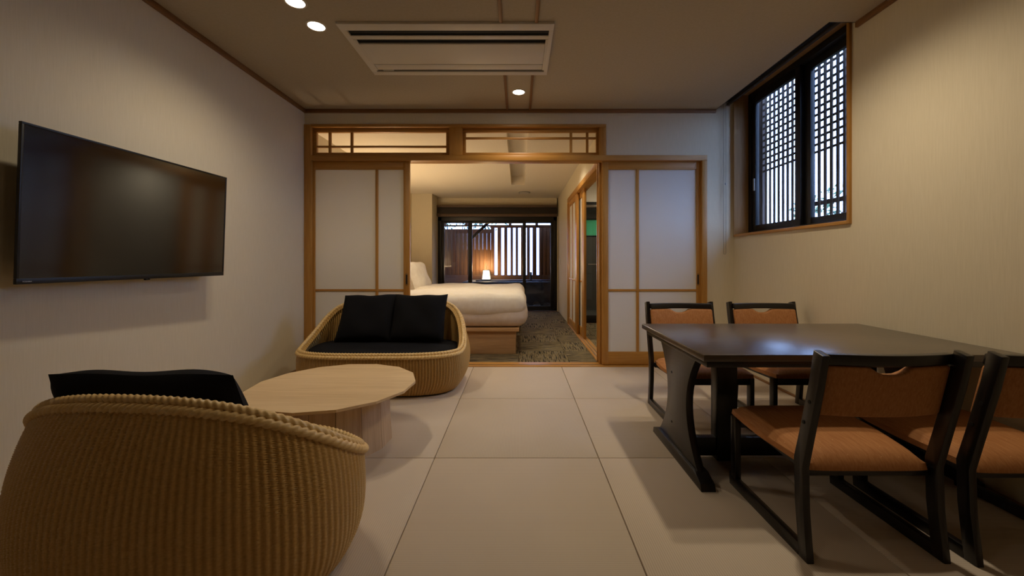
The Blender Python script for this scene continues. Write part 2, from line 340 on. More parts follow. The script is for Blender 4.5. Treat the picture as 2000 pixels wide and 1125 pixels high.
# lattice outside
la = thing('wooden_lattice', 'brown wooden privacy lattice outside the right-hand window', 'lattice', (2.32, 3.1, 1.1), kind=None)
GP = .0605; gx0, gx1 = 2.30, 2.309
n = 0; y = 2.0
while y < 4.35:
    boxes('slat', [bx(gx0, gx1, y, y + .024, 1.0, 2.72)], 'outside_slat', la); y += GP
z = 1.822
while z < 2.72:
    boxes('crossbar', [bx(gx1, gx1 + .009, 1.95, 4.4, z, z + .017)], 'outside_slat', la); z += .0575
boxes('rail', [bx(gx1, gx1 + .022, 1.95, 3.30, 1.415, 1.447)], 'outside_slat', la); boxes('rail', [bx(gx1, gx1 + .022, 1.95, 4.4, 1.02, 1.052)], 'outside_slat', la)
boxes('post', [bx(2.26, 2.34, 3.84, 3.92, -.3, 2.74)], 'outside_slat', la)
boxes('post', [bx(2.26, 2.34, 1.90, 1.98, -.3, 2.74)], 'outside_slat', la)
# roller blind above the window
rb = thing('roller_blind', 'dark rolled-up blind in the ceiling recess over the lattice window', 'blind', (1.93, 3.07, 2.40))
bm = bmesh.new(); add_tube(bm, [(1.93, 2.43, 2.485), (1.93, 3.73, 2.485)], .032, 20); link_mesh('roll', bm, 'blind_dark', rb)
boxes('bottom_bar', [bx(1.918, 1.942, 2.43, 3.73, 2.418, 2.438)], 'blind_dark', rb, .003)
boxes('end_cap', [bx(1.912, 1.948, 2.415, 2.43, 2.414, 2.53)], 'grey_plastic', rb, .003)
boxes('end_cap', [bx(1.912, 1.948, 3.73, 3.745, 2.414, 2.53)], 'grey_plastic', rb, .003)
for dx in (-.010, .010):
    bm = bmesh.new(); add_tube(bm, [(1.913 + dx, 3.752, 2.46), (1.913 + dx, 3.752, 1.06)], .0014, 6); link_mesh('pull_chain', bm, 'metal', rb)
bm = bmesh.new(); add_tube(bm, [(1.913 + .010 * math.cos(a), 3.752, 1.06 + .012 * math.sin(a)) for a in [math.pi + math.pi * q / 8 for q in range(9)]], .0014, 6); link_mesh('pull_chain', bm, 'metal', rb)
bm = bmesh.new(); add_cyl(bm, (1.918, 3.752), .005, .005, 1.69, 1.71, 10); link_mesh('chain_joint', bm, 'metal', rb)

# ceiling cassette air conditioner
ac = thing('ceiling_air_conditioner', 'wide beige cassette air conditioner set in the ceiling', 'air conditioner', (-.44, 2.75, H))
AX0, AX1, AY0, AY1, AZ = -1.084, .212, 2.392, 3.049, 2.385
def acb(name, b, mat, bev=.0015): return boxes(name, b, mat, ac, bev)
acb('panel_frame', [bx(AX0, AX1, AY0, 2.461, AZ, H), bx(AX0, -1.047, 2.461, 2.996, AZ, H), bx(.186, AX1, 2.461, 2.996, AZ, H), bx(AX0, AX1, 2.996, AY1, AZ, H)], 'white_plastic')
acb('slot_shade', [bx(-1.047, .186, 2.461, 2.996, 2.397, H)], 'slot_black', 0)  # thin black sheet painted as the shade inside the air slots
acb('louver', [bx(-1.047, .186, 2.5226, 2.5634, AZ + .002, AZ + .009)], 'white_plastic')
acb('intake_panel', [bx(-1.03, .170, 2.6117, 2.8756, AZ - .002, AZ + .010)], 'white_plastic')
acb('side_strip', [bx(-1.047, -1.0315, 2.5634, 2.972, AZ, AZ + .010)], 'white_plastic'); acb('side_strip', [bx(.1715, .186, 2.5634, 2.972, AZ, AZ + .010)], 'white_plastic')
acb('louver', [bx(-1.03, .170, 2.8906, 2.9679, AZ + .002, AZ + .009)], 'white_plastic')
acb('sensor', [bx(-1.0, -.92, 2.970, 2.99, AZ + .003, AZ + .010)], 'grey_plastic')

# downlights
def downlight(x, y, z, label, power, group, r=.048, angle=150, color=WARM):
    t = thing('downlight', label, 'ceiling lamp', (x, y, z), group)
    bm = bmesh.new()
    prof = [(r, -.001), (r, -.006), (r + .010, -.005), (r + .013, 0.0)]; seg = 32; rings = []
    for (rr, zz) in prof: rings.append([bm.verts.new((x + rr * math.cos(2 * math.pi * q / seg), y + rr * math.sin(2 * math.pi * q / seg), z + zz)) for q in range(seg)])
    for a, b in zip(rings, rings[1:]):
        for q in range(seg): bm.faces.new((a[q], b[q], b[(q + 1) % seg], a[(q + 1) % seg]))
    link_mesh('trim_ring', bm, 'white_plastic', t)
    bm = bmesh.new(); add_cyl(bm, (x, y), r, r, z - .004, z - .0005, 32); link_mesh('lens', bm, 'lamp_lens', t)
    spot(t, 'lamp_light', (x, y, z - .012), power, angle, color=color)
G1 = 'downlights in the front room ceiling'
downlight(-1.217, 2.433, H, 'round lit downlight of the left pair, the one nearer the sliding doors', DOWN_W * .75, G1)
downlight(-1.219, 2.208, H, 'round lit downlight of the left pair, cut by the top of the picture', DOWN_W * .62, G1)
downlight(0.0, 3.38, H, 'round lit downlight between the two brown ceiling strips', DOWN_W * .9, G1)
downlight(1.25, 2.10, H, 'round downlight high above the dining table, beside the window wall', DOWN_W, G1)
downlight(1.25, 1.88, H, 'round downlight high above the dining table, nearer the viewer', DOWN_W, G1)
downlight(0.0, 0.75, H, 'round downlight between the ceiling strips over the viewer', DOWN_W * .10, G1)

# ------------------------------------------------------------------ bedroom shell
BZ, FWY = 2.25, 8.08
RWX = .785
cf = boxes('floor', [bx(LX, 2.1, BY + .12, 8.2, -.14, -.012)], 'trim_wood_x'); meta(cf, 'striped olive and grey carpet tiles of the bedroom floor', 'floor', kind='structure')
bm = bmesh.new(); add_box(bm, bx(-.2485, .2485, -.2485, .2485, -.010, 0)); tile_me = bpy.data.meshes.new('carpet_tile'); bm.to_mesh(tile_me); bm.free(); tile_me.materials.append(M['carpet_tile'])
ti = 0
for i in range(9):
    for j in range(9):
        x, y = LX + .25 + .5 * i, BY + .15 + .25 + .5 * j
        if x > 1.8 or y > 8.1: continue
        if x > .9 and y > 6.6: continue
        o = bpy.data.objects.new('carpet_tile', tile_me); C.objects.link(o); o.parent = cf; o.location = (x, y, 0); o.rotation_euler = (0, 0, math.pi / 2 * ((i + j) % 2))
meta(boxes('ceiling', [bx(LX, -.12, BY + .113, 8.2, BZ, 2.45), bx(-.12, .10, 6.70, 8.2, BZ, 2.45), bx(.10, 2.1, BY + .113, 8.3, BZ, 2.45), bx(-.12, .10, BY + .113, 6.70, 2.40, 2.45)], 'bedroom_ceiling'),
     'pale bedroom ceiling with a shallow recessed slot', 'ceiling', kind='structure')
OY0, OY1, OZ = 3.95, 6.39, 1.97
meta(boxes('wall_bedroom', [bx(RWX, RWX + .09, BY + .113, OY0, -.1, BZ), bx(RWX, RWX + .09, OY0, OY1, OZ, BZ), bx(RWX, RWX + .09, OY1, FWY, -.1, BZ)], 'wallpaper'),
     'beige bedroom wall holding the washroom sliding doors', 'wall', kind='structure')
WX0, WX1, WHZ = -1.616, .767, 2.095
meta(boxes('wall_far', [bx(LX, WX0, FWY, 8.2, -.1, BZ), bx(WX0, RWX, FWY, 8.2, WHZ, BZ), bx(WX1, RWX + .09, FWY, 8.2, -.1, BZ)], 'wallpaper'), 'beige bedroom end wall around the balcony window', 'wall', kind='structure')
meta(boxes('wall_column', [bx(LX, WX0, 7.55, FWY, -.1, BZ)], 'wallpaper'), 'beige wall pier beside the balcony window, behind the bed pillow', 'wall', kind='structure')
t = thing('wall_switch', 'small white switch plate on the bedroom wall by the balcony window', 'switch', (RWX, 7.65, 1.0))
boxes('plate', [bx(RWX - .008, RWX, 7.61, 7.69, .92, 1.04)], 'white_plastic', t, .002); boxes('rocker', [bx(RWX - .012, RWX - .008, 7.63, 7.67, .95, 1.01)], 'white_plastic', t, .001)
t = thing('ceiling_speaker', 'flat round grey disc on the bedroom ceiling', 'speaker', (.105, 7.4, BZ))
bm = bmesh.new(); add_cyl(bm, (.105, 7.4), .105, .11, BZ - .014, BZ, 32); link_mesh('rim', bm, 'grey_plastic', t)
bm = bmesh.new(); add_cyl(bm, (.105, 7.4), .085, .085, BZ - .018, BZ - .013, 32); link_mesh('grille', bm, 'white_plastic', t)

# balcony window wall
w1 = thing('window_1', 'black framed glazed balcony doors across the bedroom end', 'window', (-.42, FWY, 0), kind='structure')
wy0, wy1 = 8.09, 8.16
boxes('outer_frame', [bx(WX0, WX0 + .07, wy0, wy1, 0, WHZ), bx(WX1 - .07, WX1, wy0, wy1, 0, WHZ), bx(WX0, WX1, wy0, wy1, 0, .035), bx(WX0, WX1, wy0, wy1, 1.80, WHZ)], 'black_frame', w1, .003)
def leaf(x0, x1, y):
    s = .065
    f = boxes('sash', [bx(x0, x0 + s, y, y + .03, .035, 1.80), bx(x1 - s, x1, y, y + .03, .035, 1.80), bx(x0 + s, x1 - s, y, y + .03, .035, .095), bx(x0 + s, x1 - s, y, y + .03, 1.75, 1.80)], 'black_frame', w1, .002)
    boxes('pane', [bx(x0 + s - .005, x1 - s + .005, y + .012, y + .017, .09, 1.755)], 'smoke_glass', f)
leaf(WX0 + .065, -.932, 8.095); leaf(-1.0, .145, 8.128); leaf(.082, WX1 - .065, 8.095)
bl = thing('roller_blind', 'brown rolled-up blind across the top of the balcony window', 'blind', (-.42, 8.0, 1.87))
boxes('top_rail', [bx(WX0 + .002, WX1 - .002, 7.965, 8.078, 2.052, 2.095)], 'blind_brown', bl, .004)
boxes('rolled_fabric', [bx(WX0 + .004, WX1 - .004, 7.975, 8.07, 1.925, 2.052)], 'blind_dark', bl, .012)
boxes('bottom_bar', [bx(WX0 + .004, WX1 - .004, 7.962, 8.06, 1.868, 1.925)], 'blind_brown', bl, .008)

# washroom sliding doors
fr = thing('trim_9', 'honey wood surround of the washroom doorway in the bedroom wall', 'door frame', (RWX, 5.1, 0), kind='structure')
fx0, fx1 = RWX - .018, RWX + .10
boxes('jamb', [bx(fx0, fx1, OY1 - .04, OY1, 0, OZ)], 'honey_wood_z', fr, .002)
boxes('jamb', [bx(fx0, fx1, OY0, OY0 + .03, 0, OZ)], 'honey_wood_z', fr, .002)
boxes('header', [bx(fx0, fx1, OY0 + .03, OY1 - .04, 1.90, OZ)], 'honey_wood_y', fr, .002)
boxes('sill', [bx(fx0, fx1, OY0 + .03, OY1 - .04, -.01, .008)], 'honey_wood_y', fr, .002)
for dx in (.03, .065): boxes('sill_rail', [bx(fx0 + dx, fx0 + dx + .006, OY0 + .03, OY1 - .04, .008, .011)], 'metal', fr)
def wdoor(name, label, x, y0, y1):
    d = thing(name, label, 'sliding door', (x, (y0 + y1) / 2, .01), kind='structure'); s = .09
    boxes('stile', [bx(x, x + .03, y0, y0 + s * 1.9, .012, 1.905)], 'honey_wood_z', d, .002)
    boxes('stile', [bx(x, x + .03, y1 - s, y1, .012, 1.905)], 'honey_wood_z', d, .002)
    boxes('rail', [bx(x + .001, x + .029, y0 + s * 1.9, y1 - s, .012, .12)], 'honey_wood_y', d, .002)
    boxes('rail', [bx(x + .001, x + .029, y0 + s * 1.9, y1 - s, 1.82, 1.905)], 'honey_wood_y', d, .002)
    boxes('muntin', [bx(x + .003, x + .027, y0 + s * 1.9, y1 - s, .71, .732)], 'honey_wood_y', d, .002)
    boxes('muntin', [bx(x + .003, x + .027, y1 - s - .36, y1 - s - .33, .12, 1.82)], 'honey_wood_z', d, .002)
    boxes('paper_panel', [bx(x + .013, x + .016, y0 + s * 1.9 - .005, y1 - s + .005, .11, 1.83)], 'shoji_paper', d)
wdoor('door_4', 'paper sliding door of the washroom on the bedroom side', RWX - .006, 5.42, OY1 - .042)
wdoor('door_5', 'second paper sliding door of the washroom behind the first', RWX + .032, 5.06, 6.12)

# washroom
meta(boxes('wall_washroom', [bx(2.0, 2.1, BY + .113, 8.3, -.1, BZ), bx(RWX + .09, 1.0, 6.45, 6.55, -.1, BZ), bx(1.0, 2.0, 6.45, 6.55, 1.93, BZ), bx(1.9, 2.0, 6.45, 6.55, -.1, 1.93)], 'white_wall'), 'white washroom wall seen through the sliding doorway', 'wall', kind='structure')
meta(boxes('wall_bathroom', [bx(RWX + .09, 1.28, 8.2, 8.3, -.1, BZ), bx(1.72, 2.0, 8.2, 8.3, -.1, BZ), bx(1.28, 1.72, 8.2, 8.3, -.1, 1.48), bx(1.28, 1.72, 8.2, 8.3, 1.86, BZ), bx(RWX + .091, RWX + .10, 6.55, 8.2, -.1, BZ)], 'dark_tile'), 'dark tiled bathroom wall with an opening for the added green pane', 'wall', kind='structure')
meta(boxes('floor', [bx(RWX + .09, 2.0, 6.55, 8.2, -.1, .0)], 'dark_tile'), 'dark tiled bathroom floor behind the glass door', 'floor', kind='structure')
t = thing('green_glow_panel', 'added green pane imitating an exit light reflection', 'window', (1.5, 8.22, 1.48), kind='structure')  # added pane, no real window; stands in for a reflected green light
boxes('frame', [bx(1.28, 1.31, 8.2, 8.26, 1.48, 1.86), bx(1.69, 1.72, 8.2, 8.26, 1.48, 1.86), bx(1.31, 1.69, 8.2, 8.26, 1.48, 1.51), bx(1.31, 1.69, 8.2, 8.26, 1.83, 1.86)], 'black_frame', t, .002)
boxes('pane', [bx(1.31, 1.69, 8.225, 8.23, 1.51, 1.83)], 'green_glow_glass', t)
t = thing('door_6', 'dark framed smoked glass bathroom door beyond the washroom', 'glass door', (1.45, 6.47, 0), kind='structure')
boxes('frame', [bx(1.0, 1.05, 6.46, 6.5, 0, 1.80), bx(1.85, 1.9, 6.46, 6.5, 0, 1.80), bx(1.05, 1.85, 6.46, 6.5, 0, .12)], 'black_frame', t, .002)
boxes('pane', [bx(1.05, 1.85, 6.475, 6.482, .12, 1.80)], 'smoke_glass', t)
boxes('head_rail', [bx(1.0, 1.9, 6.43, 6.5, 1.80, 1.93)], 'black_frame', t, .004)
boxes('track', [bx(1.0, 1.9, 6.41, 6.43, 1.84, 1.88)], 'metal', t, .003)
boxes('towel_bar', [bx(1.1, 1.8, 6.40, 6.415, .93, .945)], 'metal', t, .003)

G2 = 'downlights in the bedroom ceiling'
downlight(-1.25, 4.93, BZ, 'bedroom downlight above the near bed, on the pillow side', BED_W, G2, color=BED_C)
downlight(-.45, 4.93, BZ, 'bedroom downlight above the foot of the near bed', BED_W, G2, color=BED_C)
downlight(.42, 4.93, BZ, 'bedroom downlight over the carpet by the washroom doors', BED_W * .8, G2, color=BED_C)
downlight(1.6, 5.75, BZ, 'washroom downlight behind the sliding doors', BED_W * 1.3, 'washroom downlights', angle=176, color=BED_C)
downlight(1.5, 7.3, BZ, 'added lamp brightening the bathroom behind the smoked glass door', 45, 'washroom downlights', color=BED_C)  # added lamp, lifts the bathroom out of black behind the glass

# ------------------------------------------------------------------ balcony
meta(boxes('floor', [bx(-2.6, 1.6, 8.2, 10.6, -.16, -.03)], 'stone'), 'dark stone balcony floor outside the bedroom', 'floor', kind='structure')
meta(boxes('ceiling', [bx(-2.6, 1.6, 8.2, 9.98, 2.18, 2.3)], 'cedar_x'), 'unseen wooden roof over the balcony, its depth set to shade it', 'roof', kind='structure')  # unseen roof slab, its depth sets how dark the balcony gets
FY = 10.2; sc = FY / FPX
px2x = lambda p: (p - 1013) * sc
fe = thing('privacy_fence', 'tall wooden plank fence with bright vertical openings behind the balcony bath', 'fence', (-.3, FY, 0))
xr0_ = -.72
slots = [(966, 971.5), (979, 984.7), (991, 997), (1002, 1007), (1012, 1017.5), (1024, 1029), (1035, 1040), (1048, 1053)]
boxes('bottom_panel', [bx(-2.6, 1.6, FY, FY + .03, -.05, .644)], 'cedar_x', fe, .003)
boxes('top_rail', [bx(xr0_, 1.6, FY, FY + .03, 1.832, 1.905)], 'cedar_x', fe, .003)
boxes('top_rail', [bx(-2.6, xr0_, FY, FY + .03, 1.865, 1.905)], 'cedar_x', fe, .003)
boxes('eave_beam', [bx(-2.6, 1.6, FY - .02, FY + .06, 1.965, 2.18)], 'cedar_x', fe, .003)
xx = [px2x(0.0 + s) for p in slots for s in p]
edges = [(xx[1 + 2 * i], xx[2 + 2 * i]) for i in range(len(slots) - 1)]
x = xx[0]
left = []
while x > -2.5: left.append((x - .096, x)); x -= .0995
x = xx[-1]; right = []
while x < 1.5: right.append((x, x + .098)); x += .101
for (a, b) in edges + left + right: boxes('plank', [bx(a, b, FY, FY + .028, .644, 1.832 if a > xr0_ else 1.80)], 'cedar_z', fe, .002)
boxes('backing_board', [bx(-2.6, xx[0] - .01, FY + .03, FY + .045, .644, 1.28)], 'cedar_x', fe)
boxes('backing_board', [bx(-2.6, xx[0] - .01, FY + .03, FY + .045, 1.70, 1.80)], 'cedar_x', fe)
boxes('backing_board', [bx(xx[-1] + .01, 1.6, FY + .03, FY + .045, .644, 1.832)], 'cedar_x', fe)
for px in (-1.9, -1.35, -.25, .1, .42): boxes('post', [bx(px, px + .07, FY - .02, FY + .05, 1.905, 1.965)], 'cedar_z', fe)
meta(boxes('wall_balcony', [bx(-2.7, -2.6, 8.2, 10.6, -.1, 2.3)], 'cedar_z'), 'wooden side wall of the balcony, left', 'wall', kind='structure')
meta(boxes('wall_balcony_right', [bx(1.3, 1.4, 8.3, 10.2, -.1, 2.3)], 'cedar_z'), 'wooden side wall of the balcony, right', 'wall', kind='structure')
es_ = thing('eave_support', 'dark timber post with diagonal brace holding the balcony eave', 'post', (-1.07, 8.85, -.03))
boxes('post', [bx(-1.105, -1.04, 8.82, 8.88, -.03, 2.18)], 'black_frame', es_, .003)
bm = bmesh.new(); add_prism(bm, [(-1.04, 1.44), (-1.04, 1.52), (-.34, 2.18), (-.25, 2.18)], 'y', 8.825, 8.875, .003); link_mesh('brace', bm, 'black_frame', es_)
# bath
tb = thing('outdoor_bath', 'dark stone outdoor bath filled with water on the balcony', 'bath', (-.1, 9.5, -.03))
tx0, tx1, ty0, ty1 = -1.25, 1.2, 8.95, 10.12
boxes('rim', [bx(tx0, tx1, ty0, ty0 + .14, .46, .53), bx(tx0, tx1, ty1 - .2, ty1, .46, .53), bx(tx0, tx0 + .2, ty0 + .14, ty1 - .2, .46, .53), bx(tx1 - .14, tx1, ty0 + .14, ty1 - .2, .46, .53)], 'stone', tb, .012)
boxes('side_wall', [bx(tx0 + .02, tx1 - .02, ty0 + .02, ty0 + .1, -.03, .46), bx(tx0 + .02, tx1 - .02, ty1 - .1, ty1 - .02, -.03, .46), bx(tx0 + .02, tx0 + .1, ty0 + .1, ty1 - .1, -.03, .46), bx(tx1 - .1, tx1 - .02, ty0 + .1, ty1 - .1, -.03, .46)], 'stone', tb, .004)
boxes('water', [bx(tx0 + .1, tx1 - .1, ty0 + .1, ty1 - .1, .0, .49)], 'water', tb)
sp = thing('water_spout', 'small square stone water spout on the bath rim', 'spout', (.30, 10.0, .53))
boxes('column', [bx(.27, .33, 9.96, 10.04, .53, .72)], 'stone', sp, .006); boxes('lip', [bx(.28, .32, 9.88, 9.96, .66, .69)], 'stone', sp, .004)
# lantern
ln = thing('lantern', 'lit trapezoid lantern with wire handle on the bath rim', 'lantern', (-.80, 10.0, .53))
def frus(bm, c, w0, w1, z0, z1):
    a = [bm.verts.new((c[0] + sx * w0, c[1] + sy * w0, z0)) for sx, sy in ((-1, -1), (1, -1), (1, 1), (-1, 1))]
    b = [bm.verts.new((c[0] + sx * w1, c[1] + sy * w1, z1)) for sx, sy in ((-1, -1), (1, -1), (1, 1), (-1, 1))]
    bm.faces.new(a[::-1]); bm.faces.new(b)
    for i in range(4): bm.faces.new((a[i], a[(i + 1) % 4], b[(i + 1) % 4], b[i]))
lc = (-.80, 10.02)
bm = bmesh.new(); frus(bm, lc, .098, .070, .545, .765); link_mesh('paper_shade', bm, 'lantern_paper', ln, smooth=False)
boxes('base', [bx(lc[0] - .105, lc[0] + .105, lc[1] - .105, lc[1] + .105, .53, .545)], 'black_frame', ln, .003)
boxes('cap', [bx(lc[0] - .08, lc[0] + .08, lc[1] - .08, lc[1] + .08, .765, .78)], 'black_frame', ln, .003)
for sx, sy in ((-1, -1), (1, -1), (1, 1), (-1, 1)):
    bm = bmesh.new(); add_tube(bm, [(lc[0] + sx * .101, lc[1] + sy * .101, .54), (lc[0] + sx * .073, lc[1] + sy * .073, .77)], .005, 6); link_mesh('corner_bar', bm, 'black_frame', ln)
bm = bmesh.new(); add_tube(bm, [(lc[0] + .035 * math.cos(a), lc[1], .775 + .12 * math.sin(a)) for a in [math.pi * q / 12 for q in range(13)]], .004, 6); link_mesh('handle', bm, 'black_frame', ln)
d = bpy.data.lights.new('lantern_light', 'POINT'); d.energy = 60; d.color = (1, .66, .30); d.shadow_soft_size = .08
o = bpy.data.objects.new('lantern_light', d); C.objects.link(o); o.parent = ln; o.location = (0, -.06, .30)
# rocks by the bath
for i in range(9):
    bm = bmesh.new(); bmesh.ops.create_icosphere(bm, subdivisions=2, radius=1.0)
    sx, sy, sz = .075 + .02 * R.random(), .07 + .02 * R.random(), .06 + .04 * R.random()
    for v in bm.verts:
        f = 1 + .22 * (R.random() - .5); v.co = Vector((v.co.x * sx * f, v.co.y * sy * f, v.co.z * sz * f))
    x, y = .12 + .24 * (i % 5) + .02 * R.random(), 8.46 + .24 * (i // 5) + .02 * R.random()
    for v in bm.verts: v.co += Vector((x, y, sz * .8 - .03))
    o = link_mesh('rock', bm, 'rock', None, (x, y, -.03)); 
    meta(o, 'rough grey rock before the balcony bath, %s row' % ['leftmost of the front', 'second from left, front', 'middle of the front', 'fourth from left, front', 'rightmost of the front', 'leftmost of the back', 'second from left, back', 'third from left, back', 'rightmost of the back'][i], 'rock', 'rocks on the balcony')

# garden ground and shrubs
meta(boxes('ground', [bx(-30, 30, -12, 40, -.6, -.35)], 'soil'), 'dark garden ground outside', 'ground', kind='structure')
def shrub(name, label, loc, h, w, nleaf, base):
    t = thing(name, label, 'shrub', loc, 'garden shrubs'); bm = bmesh.new()
    for i in range(nleaf):
        a, b = R.random() * 6.283, math.acos(2 * R.random() - 1); rr = (R.random() ** .4)
        p = Vector((w * rr * math.sin(b) * math.cos(a), w * rr * math.sin(b) * math.sin(a), base + (h - base) * .5 * (1 + rr * math.cos(b)))) + Vector(loc)
        u = Vector((R.random() - .5, R.random() - .5, R.random() - .5)).normalized(); v = u.orthogonal().normalized(); s = .05 + .05 * R.random()
        q = [bm.verts.new(p + u * s), bm.verts.new(p + v * s * .4), bm.verts.new(p - u * s), bm.verts.new(p - v * s * .4)]; bm.faces.new(q)
    f = link_mesh('foliage', bm, 'leaf', t, smooth=False); f['kind'] = 'stuff'
    bm = bmesh.new()
    for i in range(5):
        a = i * 1.256; add_tube(bm, [Vector(loc), Vector(loc) + Vector((.1 * math.cos(a), .1 * math.sin(a), h * .4)), Vector(loc) + Vector((w * .6 * math.cos(a), w * .6 * math.sin(a), h * .8))], [.03, .022, .01], 6)
    link_mesh('stem', bm, 'bark', t)
shrub('garden_shrub', 'dark leafy shrub outside behind the lattice window', (5.2, 6.2, -.35), 2.55, 1.2, 2600, .4)
shrub('garden_shrub', 'leafy treetop showing in the gap above the balcony fence', (-2.2, 15.0, -.35), 4.2, 2.2, 900, 2.25)

# ------------------------------------------------------------------ beds
def rounded_slab(bm, x0, x1, y0, y1, z0, z1, r, nx=30, ny=20, wob=0.0, seed=0, hem=None):
    """puffy slab: superellipsoid-like box with wobble"""
    rs = random.Random(seed); ph = [rs.random() * 6 for _ in range(6)]
    bm2 = bmesh.new(); add_box(bm2, bx(x0, x1, y0, y1, z0, z1))
    bmesh.ops.subdivide_edges(bm2, edges=list(bm2.edges), cuts=22, use_grid_fill=True)
    cx, cy, cz = (x0 + x1) / 2, (y0 + y1) / 2, (z0 + z1) / 2; hx, hy, hz = (x1 - x0) / 2, (y1 - y0) / 2, (z1 - z0) / 2
    mp = {}
    for v in bm2.verts:
        d = Vector((v.co.x - cx, v.co.y - cy, v.co.z - cz)); q = Vector([max(-h + r, min(h - r, c)) for c, h in zip(d, (hx, hy, hz))])
        e = d - q
        if e.length > 1e-6: e = e.normalized() * r
        p = q + e
        w = wob * (math.sin(7 * p.x + ph[0] + 3 * p.y) + .7 * math.sin(11 * p.y + ph[1] - 4 * p.x) + .5 * math.sin(17 * p.x + ph[2]))
        p += (e.normalized() if e.length > 0 else Vector((0, 0, 1))) * w
        if hem is not None and p.z < 0: p.z += min(1, -p.z / hz) * (hem * math.sin(6 * p.x + ph[3]) + hem * .5 * math.sin(13 * p.x + ph[4]))
        mp[v] = bm.verts.new(p + Vector((cx, cy, cz)))
    for f in bm2.faces: bm.faces.new([mp[v] for v in f.verts])
    bm2.free()
def bed(y0, y1, label, seed):
    b = thing('bed', label, 'bed', (-.95, (y0 + y1) / 2, 0), 'beds in the bedroom')
    boxes('base_panel', [bx(-1.9, -.03, y0 + .04, y1 - .04, 0, .245)], 'oak_bed', b, .004)
    boxes('platform', [bx(-1.95, .006, y0, y1, .245, .28)], 'oak_bed', b, .004)
    bm = bmesh.new(); rounded_slab(bm, -1.9, .098, y0 - .012, y1 + .012, .28, .56, .125, seed=seed); link_mesh('mattress', bm, 'sheet_linen', b)
def duvet(y0, y1, label, seed):
    bm = bmesh.new(); rounded_slab(bm, -1.45, .082, y0 - .036, y1 + .036, .40, .632, .112, wob=.007, seed=seed, hem=.012)
    meta(link_mesh('duvet', bm, 'white_linen', None, (-.7, (y0 + y1) / 2, .4)), label, 'duvet', 'duvets on the beds')
def cushion_bm(w, h, t, pinch=.07, wave=0.0, seed=0, n=26):
    rs = random.Random(seed); ph = [rs.random() * 6 for _ in range(4)]
    bm = bmesh.new(); top = {}; bot = {}
    for i in range(n + 1):
        for j in range(n + 1):
            u, v = -1 + 2 * i / n, -1 + 2 * j / n
            x = w / 2 * u * (1 - pinch * (1 - v * v) * abs(u) ** 3); y = h / 2 * v * (1 - pinch * (1 - u * u) * abs(v) ** 3)
            e = (max(0, 1 - u ** 4) * max(0, 1 - v ** 4)) ** .5
            z = t / 2 * e * (1 + .12 * math.sin(5 * u + ph[0]) * math.sin(4 * v + ph[1]))
            y += wave * math.sin(6 * u + ph[2]) * (abs(v) ** 2)
            edge = i in (0, n) or j in (0, n)
            top[i, j] = bm.verts.new((x, y, z)); bot[i, j] = top[i, j] if edge else bm.verts.new((x, y, -z))
    for i in range(n):
        for j in range(n):
            bm.faces.new((top[i, j], top[i + 1, j], top[i + 1, j + 1], top[i, j + 1]))
            bm.faces.new((bot[i, j], bot[i, j + 1], bot[i + 1, j + 1], bot[i + 1, j]))
    return bm
def place(bm, name, mat, label, cat, group, origin, mtx):
    bmesh.ops.transform(bm, matrix=mtx, verts=bm.verts); lo = min(v.co.z for v in bm.verts)
    o = link_mesh(name, bm, mat, None, (origin[0], origin[1], lo)); return meta(o, label, cat, group)
def basis(xa, ya, o):
    xa = Vector(xa).normalized(); ya = Vector(ya).normalized(); za = xa.cross(ya); m = Matrix((xa, ya, za)).transposed().to_4x4(); m.translation = Vector(o); return m
bed(4.25, 5.33, 'low oak bed nearest the sliding doors with pale mattress', 1)
bed(5.42, 6.50, 'low oak bed farther back beside the balcony window', 2)
duvet(4.25, 5.33, 'puffy white duvet on the near bed', 3)
duvet(5.42, 6.50, 'puffy white duvet on the far bed', 4)
for yc, lab in ((4.72, 'white pillow propped at the head of the near bed'), (5.98, 'white pillow propped at the head of the far bed, below the light')):
    place(cushion_bm(.72, .46, .26, .03), 'pillow', 'white_linen', lab, 'pillow', 'pillows on the beds', (-1.55, yc), basis((0, 1, 0), (-.34, 0, .94), (-1.50, yc, .755)))
hb = thing('headboard', 'long pale headboard ledge behind both beds with an uplight', 'headboard', (-1.95, 5.4, 0))
boxes('panel', [bx(-1.998, -1.955, 4.2, 6.6, 0, .80)], 'oak_bed', hb, .004)
boxes('cabinet', [bx(-1.955, -1.70, 5.345, 5.405, 0, .82), ], 'oak_bed', hb, .004)
boxes('ledge', [bx(-1.998, -1.72, 4.2, 6.6, .80, .84)], 'oak_bed', hb, .004)
boxes('light_strip', [bx(-1.90, -1.87, 4.25, 6.55, .842, .85)], 'strip_light', hb)
d = bpy.data.lights.new('headboard_light', 'AREA'); d.shape = 'RECTANGLE'; d.size = .05; d.size_y = 2.2; d.energy = 20; d.color = (1, .74, .44)
o = bpy.data.objects.new('headboard_light', d); C.objects.link(o); o.parent = hb; o.location = (.065, 0, .86); o.rotation_euler = (math.pi, 0, 0)

